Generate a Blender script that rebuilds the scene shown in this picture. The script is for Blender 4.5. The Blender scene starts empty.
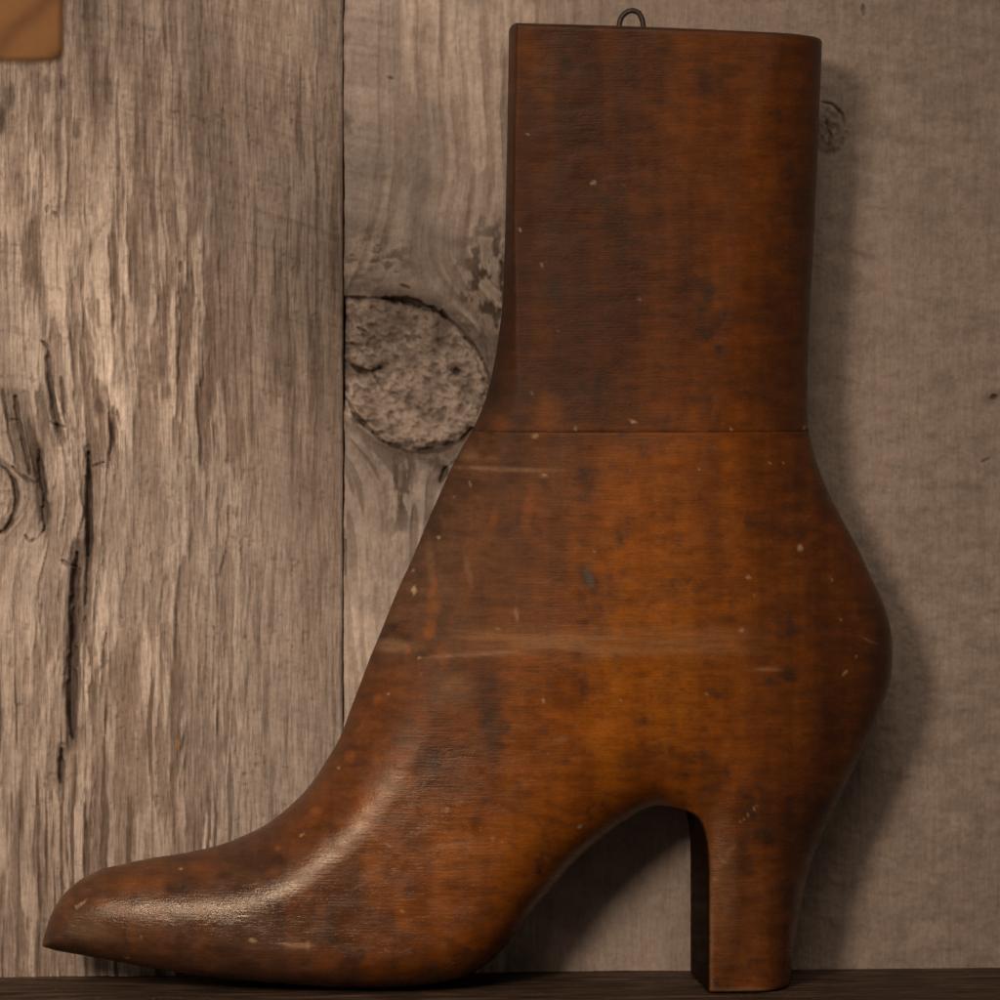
import bpy, math, random
import numpy as np

random.seed(3)
S = 0.00031                     # metres per photograph pixel at the middle plane of the boot
D = 1.5                         # camera distance to that plane
VX, VY, ZS = 350.0, 330.0, 982.2
WALL_Y = 0.031
C = bpy.context.scene.collection

# ------------------------------------------------------------------ helpers
def wx(u): return (u - 500.0) * S
def wz(v): return (ZS - v) * S
CAMX, CAMZ = wx(VX), wz(VY)
def at(u, v, y):
    """point at depth y that the photograph shows at pixel (u, v)"""
    k = (D + y) / D
    return (CAMX + (u - VX) * S * k, y, CAMZ - (v - VY) * S * k)

RNG = np.random.RandomState(11)
TAB = RNG.rand(8, 512, 512).astype(np.float32)
def vnoise(x, y, seed=0):
    x = np.asarray(x, dtype=np.float32) + 37.3 * (seed % 13)
    y = np.asarray(y, dtype=np.float32) + 71.9 * (seed % 7)
    t = TAB[seed % 8]
    xi = np.floor(x); yi = np.floor(y)
    fx = x - xi; fy = y - yi
    xi = xi.astype(np.int32) & 511; yi = yi.astype(np.int32) & 511
    fx = fx * fx * fx * (fx * (fx * 6 - 15) + 10)
    fy = fy * fy * fy * (fy * (fy * 6 - 15) + 10)
    x1 = (xi + 1) & 511; y1 = (yi + 1) & 511
    a = t[xi, yi]; b = t[x1, yi]; c = t[xi, y1]; d = t[x1, y1]
    return (a + (b - a) * fx) * (1 - fy) + (c + (d - c) * fx) * fy
def fbm(x, y, seed=0, octaves=4, gain=0.5, lac=2.03):
    s = 0.0; a = 1.0; n = 0.0
    for i in range(octaves):
        s = s + a * vnoise(x, y, seed + i * 3); n += a
        a *= gain; x = x * lac; y = y * lac
    return s / n
def sstep(a, b, x):
    t = np.clip((x - a) / (b - a), 0, 1)
    return t * t * (3 - 2 * t)
def blob(u, v, cu, cv, ru, rv, ang=0.0, hard=0.5):
    """soft ellipse mask"""
    ca, sa = math.cos(ang), math.sin(ang)
    du, dv = u - cu, v - cv
    r = np.sqrt(((du * ca + dv * sa) / ru) ** 2 + ((dv * ca - du * sa) / rv) ** 2)
    return 1 - sstep(hard, 1.0 + (1 - hard), r)
def mix(a, b, m):
    m = np.asarray(m)[..., None]
    return a * (1 - m) + np.asarray(b, dtype=np.float32) * m
def polyline_dist(u, v, pts, pad=14):
    """distance to a polyline and position along it; far cells are left at a large value"""
    out = np.full(u.shape, 99.0, dtype=np.float32); par = np.zeros(u.shape, dtype=np.float32)
    p = np.array(pts, dtype=np.float32)
    m = (u > p[:, 0].min() - pad) & (u < p[:, 0].max() + pad) & (v > p[:, 1].min() - pad) & (v < p[:, 1].max() + pad)
    if not m.any(): return out, par
    uu, vv = u[m], v[m]; d = np.full(uu.shape, 99.0, dtype=np.float32); q = np.zeros_like(d)
    n = len(p) - 1
    for i in range(n):
        e = p[i + 1] - p[i]; L = max(float(e @ e), 1e-6)
        t = np.clip(((uu - p[i, 0]) * e[0] + (vv - p[i, 1]) * e[1]) / L, 0, 1)
        k = np.hypot(uu - p[i, 0] - t * e[0], vv - p[i, 1] - t * e[1])
        c = k < d; d[c] = k[c]; q[c] = ((i + t) / n)[c]
    out[m] = d; par[m] = q
    return out, par
def catmull(pts, n=6):
    p = np.array(pts, dtype=np.float64); p = np.vstack([2 * p[0] - p[1], p, 2 * p[-1] - p[-2]])
    o = []
    for i in range(1, len(p) - 2):
        for k in range(n):
            t = k / n
            o.append(0.5 * (2 * p[i] + (p[i + 1] - p[i - 1]) * t + (2 * p[i - 1] - 5 * p[i] + 4 * p[i + 1] - p[i + 2]) * t * t
                            + (3 * p[i] - p[i - 1] - 3 * p[i + 1] + p[i + 2]) * t ** 3))
    o.append(p[-2])
    return np.array(o)
def sdf_poly(U, V, poly):
    """signed distance to a closed polygon, negative inside"""
    p = np.asarray(poly, dtype=np.float32); q = np.roll(p, -1, axis=0)
    d = np.full(U.shape, 1e9, dtype=np.float32); ins = np.zeros(U.shape, dtype=bool)
    for a, b in zip(p, q):
        e = b - a; L = max(float(e @ e), 1e-9)
        t = np.clip(((U - a[0]) * e[0] + (V - a[1]) * e[1]) / L, 0, 1)
        d = np.minimum(d, (U - a[0] - t * e[0]) ** 2 + (V - a[1] - t * e[1]) ** 2)
        if a[1] != b[1]:
            c = ((a[1] > V) != (b[1] > V)) & (U < (b[0] - a[0]) * (V - a[1]) / (b[1] - a[1]) + a[0])
            ins ^= c
    d = np.sqrt(d)
    return np.where(ins, -d, d)
def blur(a, sig):
    r = int(3 * sig); k = np.exp(-0.5 * (np.arange(-r, r + 1) / sig) ** 2); k /= k.sum()
    for ax in (0, 1):
        b = np.pad(a, [(r, r) if i == ax else (0, 0) for i in (0, 1)], mode='edge')
        a = sum(k[j] * (b[j:j + a.shape[0], :] if ax == 0 else b[:, j:j + a.shape[1]]) for j in range(2 * r + 1))
    return a
def mesh_obj(name, verts, faces, material, parent=None, smooth=True, cols=None):
    me = bpy.data.meshes.new(name)
    verts = np.asarray(verts, dtype=np.float32)
    if isinstance(faces, np.ndarray):
        n = len(faces); k = faces.shape[1]
        me.vertices.add(len(verts)); me.vertices.foreach_set('co', verts.ravel())
        me.loops.add(n * k); me.loops.foreach_set('vertex_index', faces.astype(np.int32).ravel())
        me.polygons.add(n)
        me.polygons.foreach_set('loop_start', np.arange(0, n * k, k, dtype=np.int32))
        try: me.polygons.foreach_set('loop_total', np.full(n, k, dtype=np.int32))
        except Exception: pass
        me.update(calc_edges=True); me.validate()
    else:
        me.from_pydata(verts.tolist(), [], faces); me.update()
    if smooth: me.polygons.foreach_set('use_smooth', np.ones(len(me.polygons), dtype=bool))
    for nm, c in (cols or {}).items():
        at_ = me.attributes.new(nm, 'FLOAT_COLOR', 'POINT')
        rgba = np.ones((len(verts), 4), dtype=np.float32); rgba[:, :c.shape[1]] = c
        at_.data.foreach_set('color', rgba.ravel())
    me.materials.append(material)
    o = bpy.data.objects.new(name, me); C.objects.link(o)
    if parent: o.parent = parent
    return o
def thing(name, label, cat, loc=(0, 0, 0)):
    o = bpy.data.objects.new(name, None); o.empty_display_size = 0.02
    C.objects.link(o); o.location = loc; o['label'] = label; o['category'] = cat
    return o
def keep_world(o, parent):
    o.parent = parent
    o.matrix_parent_inverse = parent.matrix_world.inverted()

# ------------------------------------------------------------------ materials
def new_mat(name):
    m = bpy.data.materials.new(name); m.use_nodes = True
    nt = m.node_tree; b = nt.nodes['Principled BSDF']
    return m, nt, b
def nd(nt, t, **kw):
    n = nt.nodes.new(t)
    for k, v in kw.items():
        if k.startswith('_'): setattr(n, k[1:], v)
        else: n.inputs[k.replace('__', ' ')].default_value = v
    return n
def noise(nt, scale, vec_scale, detail=4, rough=0.6, rot=(0, 0, 0)):
    tc = nd(nt, 'ShaderNodeTexCoord'); mp = nd(nt, 'ShaderNodeMapping')
    mp.inputs['Scale'].default_value = vec_scale; mp.inputs['Rotation'].default_value = rot
    nt.links.new(tc.outputs['Object'], mp.inputs['Vector'])
    n = nd(nt, 'ShaderNodeTexNoise', Scale=scale, Detail=detail, Roughness=rough)
    nt.links.new(mp.outputs[0], n.inputs['Vector'])
    return n.outputs['Fac']
def ramp(nt, src, pts):
    r = nd(nt, 'ShaderNodeValToRGB')
    while len(r.color_ramp.elements) < len(pts): r.color_ramp.elements.new(0.5)
    for e, (p, c) in zip(r.color_ramp.elements, pts):
        e.position = p; e.color = (c[0], c[1], c[2], 1) if isinstance(c, tuple) else (c, c, c, 1)
    nt.links.new(src, r.inputs['Fac'])
    return r.outputs['Color']
def mul(nt, a, b, fac=1.0, mode='MULTIPLY'):
    m = nd(nt, 'ShaderNodeMix', _data_type='RGBA', _blend_type=mode)
    m.inputs['Factor'].default_value = fac
    nt.links.new(a, m.inputs['A']); nt.links.new(b, m.inputs['B'])
    return m.outputs['Result']
def bump(nt, src, strength, dist, chain=None):
    b = nd(nt, 'ShaderNodeBump', Strength=strength, Distance=dist)
    nt.links.new(src, b.inputs['Height'])
    if chain: nt.links.new(chain, b.inputs['Normal'])
    return b.outputs['Normal']

def barn_wood(name, lo, hi):
    m, nt, b = new_mat(name)
    a = nd(nt, 'ShaderNodeAttribute', _attribute_name='tone')
    f = noise(nt, 1.0, (1500, 300, 120), 3, 0.65)
    g = noise(nt, 1.0, (700, 700, 700), 3, 0.7)
    c = mul(nt, a.outputs['Color'], ramp(nt, f, [(0.28, lo), (0.5, 0.98), (0.75, hi)]))
    c = mul(nt, c, ramp(nt, g, [(0.25, 0.82), (0.75, 1.14)]))
    nt.links.new(c, b.inputs['Base Color'])
    b.inputs['Roughness'].default_value = 0.85; b.inputs['Specular IOR Level'].default_value = 0.15
    n = bump(nt, f, 0.7, 0.0003); n = bump(nt, g, 0.5, 0.00025, n)
    nt.links.new(n, b.inputs['Normal'])
    return m
def varnished_wood():
    m, nt, b = new_mat('varnished_old_wood')
    a = nd(nt, 'ShaderNodeAttribute', _attribute_name='tone')
    fine = noise(nt, 1.0, (110, 600, 1900), 4, 0.65)          # grain lines running along the foot
    fleck = noise(nt, 1.0, (900, 900, 1300), 3, 0.7)
    big = noise(nt, 1.0, (60, 60, 90), 3, 0.6)
    c = mul(nt, a.outputs['Color'], ramp(nt, fine, [(0.25, 0.84), (0.75, 1.12)]))
    c = mul(nt, c, ramp(nt, fleck, [(0.2, 0.78), (0.8, 1.18)]))
    nt.links.new(c, b.inputs['Base Color'])
    r = nd(nt, 'ShaderNodeAttribute', _attribute_name='gloss')
    rm = nd(nt, 'ShaderNodeMath', _operation='MULTIPLY_ADD')
    nt.links.new(big, rm.inputs[0]); rm.inputs[1].default_value = 0.16
    sp = nd(nt, 'ShaderNodeSeparateColor'); nt.links.new(r.outputs['Color'], sp.inputs[0])
    nt.links.new(sp.outputs['Red'], rm.inputs[2]); nt.links.new(sp.outputs['Green'], b.inputs['Specular IOR Level'])
    nt.links.new(rm.outputs[0], b.inputs['Roughness'])
    b.inputs['Specular IOR Level'].default_value = 0.50; b.inputs['Specular Tint'].default_value = (1.0, 0.82, 0.64, 1)
    n = bump(nt, fine, 0.50, 0.00024); n = bump(nt, fleck, 0.46, 0.0002, n); n = bump(nt, big, 0.3, 0.0008, n)
    nt.links.new(n, b.inputs['Normal'])
    return m
def shelf_wood():
    m, nt, b = new_mat('dark_shelf_wood')
    f = noise(nt, 1.0, (25, 420, 420), 5, 0.7); g = noise(nt, 1.0, (60, 120, 120), 3, 0.6)
    c = ramp(nt, f, [(0.32, (0.012, 0.007, 0.005)), (0.5, (0.060, 0.034, 0.020)), (0.70, (0.150, 0.090, 0.054))])
    k = noise(nt, 1.0, (700, 900, 900), 2, 0.5); c = mul(nt, c, ramp(nt, g, [(0.3, 0.5), (0.7, 1.35)]))
    c = mul(nt, c, ramp(nt, k, [(0.66, (0, 0, 0)), (0.74, (0.16, 0.10, 0.06))]), 1.0, 'ADD')
    nt.links.new(c, b.inputs['Base Color']); b.inputs['Roughness'].default_value = 0.62
    b.inputs['Specular IOR Level'].default_value = 0.25
    nt.links.new(bump(nt, f, 0.7, 0.0008), b.inputs['Normal'])
    return m
def block_wood():
    m, nt, b = new_mat('orange_brown_block_wood')
    tc = nd(nt, 'ShaderNodeTexCoord'); mp = nd(nt, 'ShaderNodeMapping')
    mp.inputs['Rotation'].default_value = (0, math.radians(-48), 0)
    nt.links.new(tc.outputs['Object'], mp.inputs['Vector'])
    w = nd(nt, 'ShaderNodeTexWave', Scale=26.0, Distortion=3.5, Detail=2.0)
    w.bands_direction = 'X'; nt.links.new(mp.outputs[0], w.inputs['Vector'])
    f = noise(nt, 1.0, (500, 500, 500), 3, 0.6)
    c = ramp(nt, w.outputs['Fac'], [(0.0, (0.118, 0.050, 0.016)), (0.45, (0.160, 0.072, 0.024)), (1.0, (0.172, 0.078, 0.027))])
    c = mul(nt, c, ramp(nt, f, [(0.25, 0.85), (0.75, 1.1)]))
    nt.links.new(c, b.inputs['Base Color']); b.inputs['Roughness'].default_value = 0.65; b.inputs['Specular IOR Level'].default_value = 0.12
    return m
def dark_iron():
    m, nt, b = new_mat('dark_oxidised_iron')
    f = noise(nt, 1.0, (900, 900, 900), 3, 0.6)
    nt.links.new(ramp(nt, f, [(0.3, (0.030, 0.022, 0.018)), (0.7, (0.085, 0.062, 0.046))]), b.inputs['Base Color'])
    b.inputs['Metallic'].default_value = 0.6; b.inputs['Roughness'].default_value = 0.55
    nt.links.new(bump(nt, f, 0.4, 0.0003), b.inputs['Normal'])
    return m
BARN, BARNSMOOTH, BOOTWOOD, SHELFWOOD, BLOCKWOOD, IRON = barn_wood('weathered_barn_wood', 0.60, 1.26), barn_wood('sawn_barn_wood', 0.88, 1.07), varnished_wood(), shelf_wood(), block_wood(), dark_iron()

# ------------------------------------------------------------------ the plank wall
STEP = 1.2
def flow(u, v, knots):
    """grain co-ordinates: streamlines parting round the knots"""
    psi, phi = u.copy(), v.copy()
    for cu, cv, R in knots:
        du, dv = u - cu, v - cv; r2 = np.maximum(du * du + dv * dv, R * R * 0.55)
        psi -= R * R * du / r2; phi += R * R * dv / r2
    return psi, phi
def plank(name, u0, u1, v0, v1, left_edge, right_edge, relief, parent, label):
    nu, nv = int((u1 - u0) / STEP) + 1, int((v1 - v0) / STEP) + 1
    t = np.linspace(0, 1, nu, dtype=np.float32); vv = np.linspace(v0, v1, nv, dtype=np.float32)
    T, V = np.meshgrid(t, vv, indexing='ij')
    le = left_edge(V); re = right_edge(V)
    U = le + (re - le) * T
    h, col = relief(U, V)
    k = (D + WALL_Y) / D
    X = CAMX + (U - VX) * S * k; Z = CAMZ - (V - VY) * S * k
    Y = WALL_Y - h * S
    P = np.stack([X, Y, Z], -1)
    # one more ring of points turned back to the plank's rear face gives it its thickness
    P = np.pad(P, ((1, 1), (1, 1), (0, 0)), mode='edge'); col = np.pad(col, ((1, 1), (1, 1), (0, 0)), mode='edge')
    for sl in ((0, slice(None)), (-1, slice(None)), (slice(None), 0), (slice(None), -1)): P[sl][..., 1] = WALL_Y + 0.022
    n0, n1 = P.shape[:2]
    idx = np.arange(n0 * n1).reshape(n0, n1)
    f = np.stack([idx[:-1, :-1], idx[:-1, 1:], idx[1:, 1:], idx[1:, :-1]], -1).reshape(-1, 4)
    f = np.vstack([f, [[idx[0, 0], idx[-1, 0], idx[-1, -1], idx[0, -1]]]])
    o = mesh_obj(name, P.reshape(-1, 3), f, BARN if relief is relief_weathered else BARNSMOOTH, parent, True, {'tone': col.reshape(-1, 3)})
    o['label'] = label
    return o
def carve(h, col, U, V, cracks, dark=(0.035, 0.026, 0.020)):
    for pts, w, depth in cracks:
        jig = (fbm(U / 3.5, V / 7.0, 5, 3) - 0.5) * 4.0
        d, q = polyline_dist(U, V, pts)
        ww = (1.15 if w > 3 else 0.85) * w * (0.12 + 0.88 * np.sin(np.pi * np.clip(0.03 + 0.92 * q, 0, 1)) ** 0.7) * (0.75 + 0.5 * vnoise(U / 9, V / 9, 2))
        ww = ww * (0.35 + 1.1 * sstep(0.25, 0.6, fbm(U / 11, V / 16, 1, 3))); m = 1 - sstep(ww * 0.25, ww * 0.62 + 0.9, np.maximum(d + jig * 0.35, 0))
        h -= depth * m
        col[:] = mix(col, dark, m * (0.75 if w > 3 else 0.5)); soft = np.exp(-(d / (1.6 * w + 1)) ** 2) * (w > 3); h -= 0.3 * depth * soft; col[:] = mix(col, BROWN * 0.5, soft * 0.62)
        lip = np.exp(-((d - ww - 1.5) / 1.8) ** 2) * min(1.0, w / 3)
        col *= (1 + 0.10 * lip)[..., None]
    return h, col

LIGHT = np.array([0.540, 0.425, 0.336], dtype=np.float32)
MIDT = np.array([0.315, 0.236, 0.182], dtype=np.float32)
BROWN = np.array([0.160, 0.106, 0.075], dtype=np.float32)
GREY = np.array([0.258, 0.204, 0.166], dtype=np.float32)

def relief_weathered(U, V):
    """left plank: deep weathered ridges, splits round a knot, saw marks towards its right edge"""
    wob = (fbm(U / 90, V / 190, 4, 3) - 0.5) * 10 + (fbm(U / 24, V / 34, 2, 2) - .5) * 2.4
    psi, phi = flow(U + wob, V, [(-10, 497, 34)])
    rough = 0.25 + 0.75 * np.exp(-((U - 150) / 95) ** 2) * sstep(120, 330, V + 0.5 * (U - 150)) * (0.45 + 0.55 * (1 - sstep(700, 900, V)))
    rough = np.maximum(rough, 0.7 * (1 - sstep(10, 90, U)))
    patch = sstep(0.40, 0.60, fbm(psi / 38, phi / 210, 6, 3))
    rough = rough * (0.45 + 0.75 * patch)
    rough *= 1 - 0.65 * sstep(235, 275, U + 30 * (fbm(V / 90, V / 200, 1, 2) - 0.5))
    n1 = fbm(psi / 9.5, phi / 85, 1, 4, 0.6); n2 = fbm(psi / 2.8, phi / 24, 2, 3); n3 = fbm(psi / 22, phi / 220, 3, 3)
    ridge = sstep(0.42, 0.56, n1)
    brk = fbm(psi / 10, phi / 26, 5, 3)
    h = rough * (5.6 * ridge + 2.2 * n2 + 3.4 * (n3 - .5) + 3.0 * (brk - 0.5)) + 0.9 * fbm(psi / 3.2, phi / 110, 7, 2)
    # saw marks: shallow arcs sloping down to the right
    a = V - 0.22 * U - 0.0004 * (U - 150) ** 2
    saw = fbm(a / 9.0, U / 130, 0, 3); saw2 = fbm(a / 26.0, U / 90, 3, 2)
    sm = (1 - np.clip(rough, 0, 1)) * (0.45 + 0.55 * (1 - sstep(250, 700, V)))
    h += sm * (2.8 * (saw - .5) + 2.4 * (saw2 - 0.5)); h += (1 - sstep(330, 460, V)) * 5.0 * (fbm(psi / 13, (V - .3 * U) / 22, 7, 4) - .5) * (0.35 + 0.65 * (1 - sstep(190, 260, U)))
    h += 0.8 * (fbm(U / 6, V / 8, 4, 3) - .5)
    pits = sstep(0.70, 0.80, vnoise((U + 4 * (n2 - .5)) / 3.3, (V + 9 * (n3 - .5)) / 5.1, 1)) * sstep(0.5, 0.68, fbm(U / 45, a / 18, 2, 2))
    pits = pits * sstep(0.35, 0.7, fbm(U / 3.1, V / 3.7, 2, 2)); h -= 1.3 * pits * (1 - 0.5 * rough)
    # wood colour plus painted-in ridge shading: pale ridges, brown soft wood between, long streaks
    col = np.empty(U.shape + (3,), dtype=np.float32); col[:] = MIDT
    col = mix(col, LIGHT, np.clip(rough * 1.15, 0, 1) * sstep(0.44, 0.60, n1 + 0.25 * (n2 - .5)) * 0.9)
    col = mix(col, BROWN, np.clip(rough * 0.9 + 0.12, 0, 1) * (1 - sstep(0.36, 0.49, n1 + 0.2 * (n2 - .5))) * 0.8)
    line = 1 - sstep(0.28, 0.40, fbm(psi / 4.0, phi / 120, 0, 3)); col *= (0.86 + 0.28 * fbm(psi / 2.6, phi / 38, 5, 3))[..., None]
    col = mix(col, BROWN * 0.7, line * (0.62 + 0.3 * sstep(560, 720, V)))
    col = mix(col, BROWN, sstep(0.56, 0.74, fbm(psi / 30, phi / 420, 2, 3)) * 0.45)
    col = mix(col, BROWN * 1.2, np.exp(-((psi - 124) / 9) ** 2) * sstep(470, 540, V) * (1 - sstep(700, 860, V)) * 0.7)
    col = mix(col, GREY, sstep(0.45, 0.7, fbm(U / 140, V / 180, 1, 3)) * 0.45)
    col = mix(col, BROWN, pits * 0.45)
    col *= (0.86 + 0.28 * fbm(U / 18, V / 40, 3, 3))[..., None]
    for cu, cv, ru, rv, s in ((75, 131, 5, 8, .6), (46, 85, 6, 9, .6), (10, 96, 6, 13, .7), (2, 118, 6, 14, .8), (100, 406, 5, 9, .6), (63, 85, 3, 6, .5),
                              (112, 432, 3, 13, .7), (45, 410, 8, 26, .6), (58, 436, 7, 10, .5), (22, 60, 10, 10, .3), (108, 90, 8, 12, .3),
                              (38, 462, 5, 16, .75), (181, 745, 3, 10, .3)):
        m = blob(U + 5 * (fbm(U / 9, V / 9, 3, 2) - .5), V, cu, cv, ru, rv)
        col = mix(col, BROWN * 0.42, m * s); h -= 2.2 * m * s
    col = mix(col, (0.40, 0.19, 0.07), blob(U, V, 178, 745, 1.6, 6) * 0.6)
    # the knot cut by the frame's left edge
    r = np.hypot((U + 8) / 1.0, (V - 498) / 1.3)
    ring = 0.5 * fbm(r / 2.6, np.arctan2(V - 498, U + 8) * 2.0, 5, 3) + 0.5 * fbm(U / 5, V / 6, 2, 3)
    km = 1 - sstep(23, 26, r)
    h = h * (1 - km) + km * (0.5 + 7 * (ring - .3)) + 2.0 * np.exp(-((r - 31) / 4) ** 2); col = mix(col, MIDT * (0.45 + 1.15 * ring[..., None]), km)
    for pts, w_, k_ in (([(24, 395), (31, 440), (40, 480), (45, 530)], 6, .75), ([(49, 360), (55, 410), (66, 452)], 5, .65), ([(78, 545), (75, 600), (72, 680), (73, 745)], 6.5, .9), ([(88, 448), (90, 500), (89, 560), (86, 640)], 4, .6),
                        ([(3, 380), (12, 430), (22, 470)], 4, .5), ([(62, 745), (60, 800)], 3, .6), ([(112, 415), (113, 470)], 3.5, .5)):
        d, q = polyline_dist(U, V, pts, 24); d = d + 5 * (fbm(U / 5, V / 26, 6, 3) - .5)
        m = (1 - sstep(w_ * 0.4, w_ * 1.15, d)) * np.sin(np.pi * np.clip(q, 0.04, 0.96)) ** 0.5
        h -= 5.5 * m; col = mix(col, BROWN * 0.45, m * k_)
    cracks = [([(42, 341), (48, 347), (50, 380), (51, 388), (56, 415), (59, 434)], 3.0, 6), 
              ([(61, 377), (62, 387), (65, 410), (68, 425), (70, 457)], 2.2, 5), 
              ([(50, 422), (58, 426), (66, 427)], 1.8, 4),
              ([(3, 390), (7, 415), (9, 420), (18, 420)], 1.8, 4), ([(15, 397), (18, 420), (22, 435), (27, 460), (30, 474)], 4.6, 6),
              ([(38, 450), (40, 470), (44, 500), (46, 518), (44, 530)], 4.6, 8), ([(44, 530), (38, 538), (30, 542), (25, 535)], 2.0, 4),
             
              ([(88, 452), (88, 480), (89, 515), (90, 540), (88, 556)], 3.6, 8), ([(88, 556), (88, 572)], 1.8, 4), ([(93, 467), (104, 462)], 2.2, 4),
              ([(77, 553), (76, 580), (74, 610), (72, 650), (71, 680), (71, 705), (73, 738)], 6.4, 7), ([(61, 560), (68, 564), (76, 567)], 2.2, 4),
              ([(86, 572), (86, 590), (85, 605)], 2.6, 5), ([(85, 617), (84, 632), (82, 642)], 2.6, 5), 
              ([(62, 749), (61, 765), (60, 782)], 3.4, 6), ([(12, 466), (18, 472), (28, 480), (36, 483)], 2.2, 4), ([(-8, 534), (4, 531), (10, 524), (15, 512), (17, 498), (14, 482), (7, 470), (-4, 463)], 3.2, 6), ([(9, 512), (11, 500), (8, 488)], 1.6, 3),
              ([(-20, 536), (0, 532)], 2.5, 5), ([(54, 212), (58, 217)], 3.0, 4), ([(48, 205), (47, 212)], 2, 3),
              ([(111, 424), (113, 440), (108, 460)], 1.6, 3), 
              ([(181, 262), (180, 272)], 3, 4)]
    h, col = carve(h, col, U, V, cracks)
    edge = sstep(0, 3, 343.5 - U); h -= 2.5 * (1 - edge)
    return h, col

KNOT = [(336, 297), (372, 298), (400, 300), (430, 310), (460, 332), (482, 360), (490, 390), (482, 420), (466, 437), (440, 449), (412, 452), (385, 443), (362, 426), (336, 398)]
def relief_knotty(U, V):
    """right plank: large checked knot at its left edge, rough-sawn and smoother to the right"""
    wob = (fbm(U / 100, V / 140, 2, 3) - 0.5) * 18
    psi, phi = flow(U + wob, V, [(408, 374, 74), (830, 128, 26), (520, 262, 34)])
    left = 1 - sstep(470, 640, U)
    n1 = fbm(psi / 7.5, phi / 90, 1, 3, 0.55); n2 = fbm(psi / 3.4, phi / 42, 2, 2); n3 = fbm(psi / 30, phi / 260, 6, 3)
    amp = 0.20 + 0.60 * left
    h = amp * (1.7 * sstep(0.3, 0.66, n1) + 1.1 * n2 + 1.6 * (n3 - .5))
    a = V - 0.24 * U + 0.0002 * (U - 700) ** 2
    b = V - 0.15 * U
    saw = fbm(a / 13.0, U / 90, 4, 3); saw2 = fbm(a / 34.0, U / 60, 1, 2)
    band = fbm(b / 10.0, U / 120, 5, 2) * (1 - sstep(378, 412, U)) * (1 - sstep(230, 275, V))
    h += (0.7 + 1.0 * sstep(700, 820, U)) * (1.3 * (saw - .5) + 2.8 * (saw2 - .5)) + sstep(700, 800, U) * 2.6 * (fbm(U / 17, V / 13, 6, 3) - .5) + 3.4 * (band - .25) * (1 - sstep(378, 412, U)) * (1 - sstep(230, 275, V))
    h += 1.1 * (fbm(U / 6, V / 9, 3, 3) - .5) * (0.5 + left)
    mott = fbm(U / 13, V / 13, 0, 3)
    h += 1.1 * (mott - 0.5)
    col = np.empty(U.shape + (3,), dtype=np.float32); col[:] = MIDT
    col = mix(col, LIGHT, sstep(0.45, 0.7, n1) * (0.10 + 0.26 * left))
    col = mix(col, BROWN, (1 - sstep(0.30, 0.46, n1)) * (0.06 + 0.23 * left))
    line = 1 - sstep(0.27, 0.37, fbm(psi / 5.0, phi / 170, 0, 2))
    col = mix(col, BROWN * 0.8, line * (0.09 + 0.26 * left))
    col = mix(col, GREY, sstep(0.42, 0.66, fbm(psi / 60, phi / 200, 3, 3)) * (0.35 + 0.4 * left))
    col = mix(col, GREY * 0.72, np.exp(-((U - 425) / 26) ** 2) * sstep(60, 120, V) * (1 - sstep(250, 300, V)) * 0.55)
    col *= (0.90 + 0.20 * mott)[..., None]
    wv = a + 14 * (fbm(U / 60, V / 50, 5, 2) - .5); col *= (0.80 + 0.40 * fbm(wv / 22, U / 52, 2, 4))[..., None]; col *= (0.88 + 0.24 * fbm(U / 60, V / 40, 6, 3))[..., None]; rs = sstep(620, 760, U); col = col * (1 - rs[..., None]) + rs[..., None] * MIDT * (0.65 + 0.34 * fbm(wv / 15, (U + .3 * V) / 30, 2, 4) + 0.20 * fbm(U / 9, V / 12, 5, 3) + .16 * fbm(U / 5, V / 80, 4, 3))[..., None]; h = h * (1 - 0.75 * rs) + rs * (2.6 * (fbm(wv / 13, (U + .3 * V) / 24, 2, 4) - .5) + 1.3 * (fbm(U / 7, V / 10, 5, 3) - .5) + 0.7 * (fbm(U / 4, V / 90, 3, 3) - .5))
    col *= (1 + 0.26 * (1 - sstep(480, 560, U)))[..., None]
    # rough patch beside and above the knot
    rp = blob(U, V, 492, 288, 34, 62, 0.15, 0.3); q = fbm(U / 7, V / 11, 7, 3)
    h += rp * 3.6 * (q - .5); col = mix(col, BROWN * 0.62, rp * (1 - sstep(0.40, 0.60, q)) * 1.0)
    rp = blob(U, V, 375, 262, 34, 26, -0.3, 0.3); q = fbm(U / 9, V / 5, 3, 3)
    h += rp * 2.4 * (q - .5); col = mix(col, BROWN * 0.7, rp * (1 - sstep(0.36, 0.54, q)) * 0.7)
    # fan of grain and stains under the knot
    rp = blob(U, V, 402, 488, 13, 50, 0.05, 0.2); q = fbm(U / 5, V / 13, 6, 3)
    h -= rp * 2.2 * (1 - q); col = mix(col, BROWN * 0.5, rp * (1 - sstep(0.40, 0.64, q)) * 0.85)
    rp = blob(U, V, 440, 462, 48, 10, -0.05, 0.2); q = fbm(U / 6, V / 6, 1, 3)
    h -= rp * 1.6 * (1 - q); col = mix(col, BROWN * 0.55, rp * (1 - sstep(0.42, 0.62, q)) * 0.8)
    ln = 1 - sstep(0.36, 0.46, fbm((psi) / 5.5, phi / 70, 4, 2))
    fan = blob(U, V, 385, 505, 56, 92, 0, 0.5)
    h -= fan * 1.7 * ln; col = mix(col, BROWN * 0.75, fan * ln * 0.62)
    # the knot itself
    sd = sdf_poly(U[:int(200 / STEP)], V[:int(200 / STEP)], catmull(KNOT + [KNOT[0]], 4)); full = np.full(U.shape, 99, dtype=np.float32); full[:sd.shape[0]] = sd
    sd = full + 5 * (fbm(U / 14, V / 14, 6, 2) - .5)
    km = 1 - sstep(-1.5, 1.0, sd)
    ang = math.radians(28)
    ru, rv = U * math.cos(ang) + V * math.sin(ang), V * math.cos(ang) - U * math.sin(ang)
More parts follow.
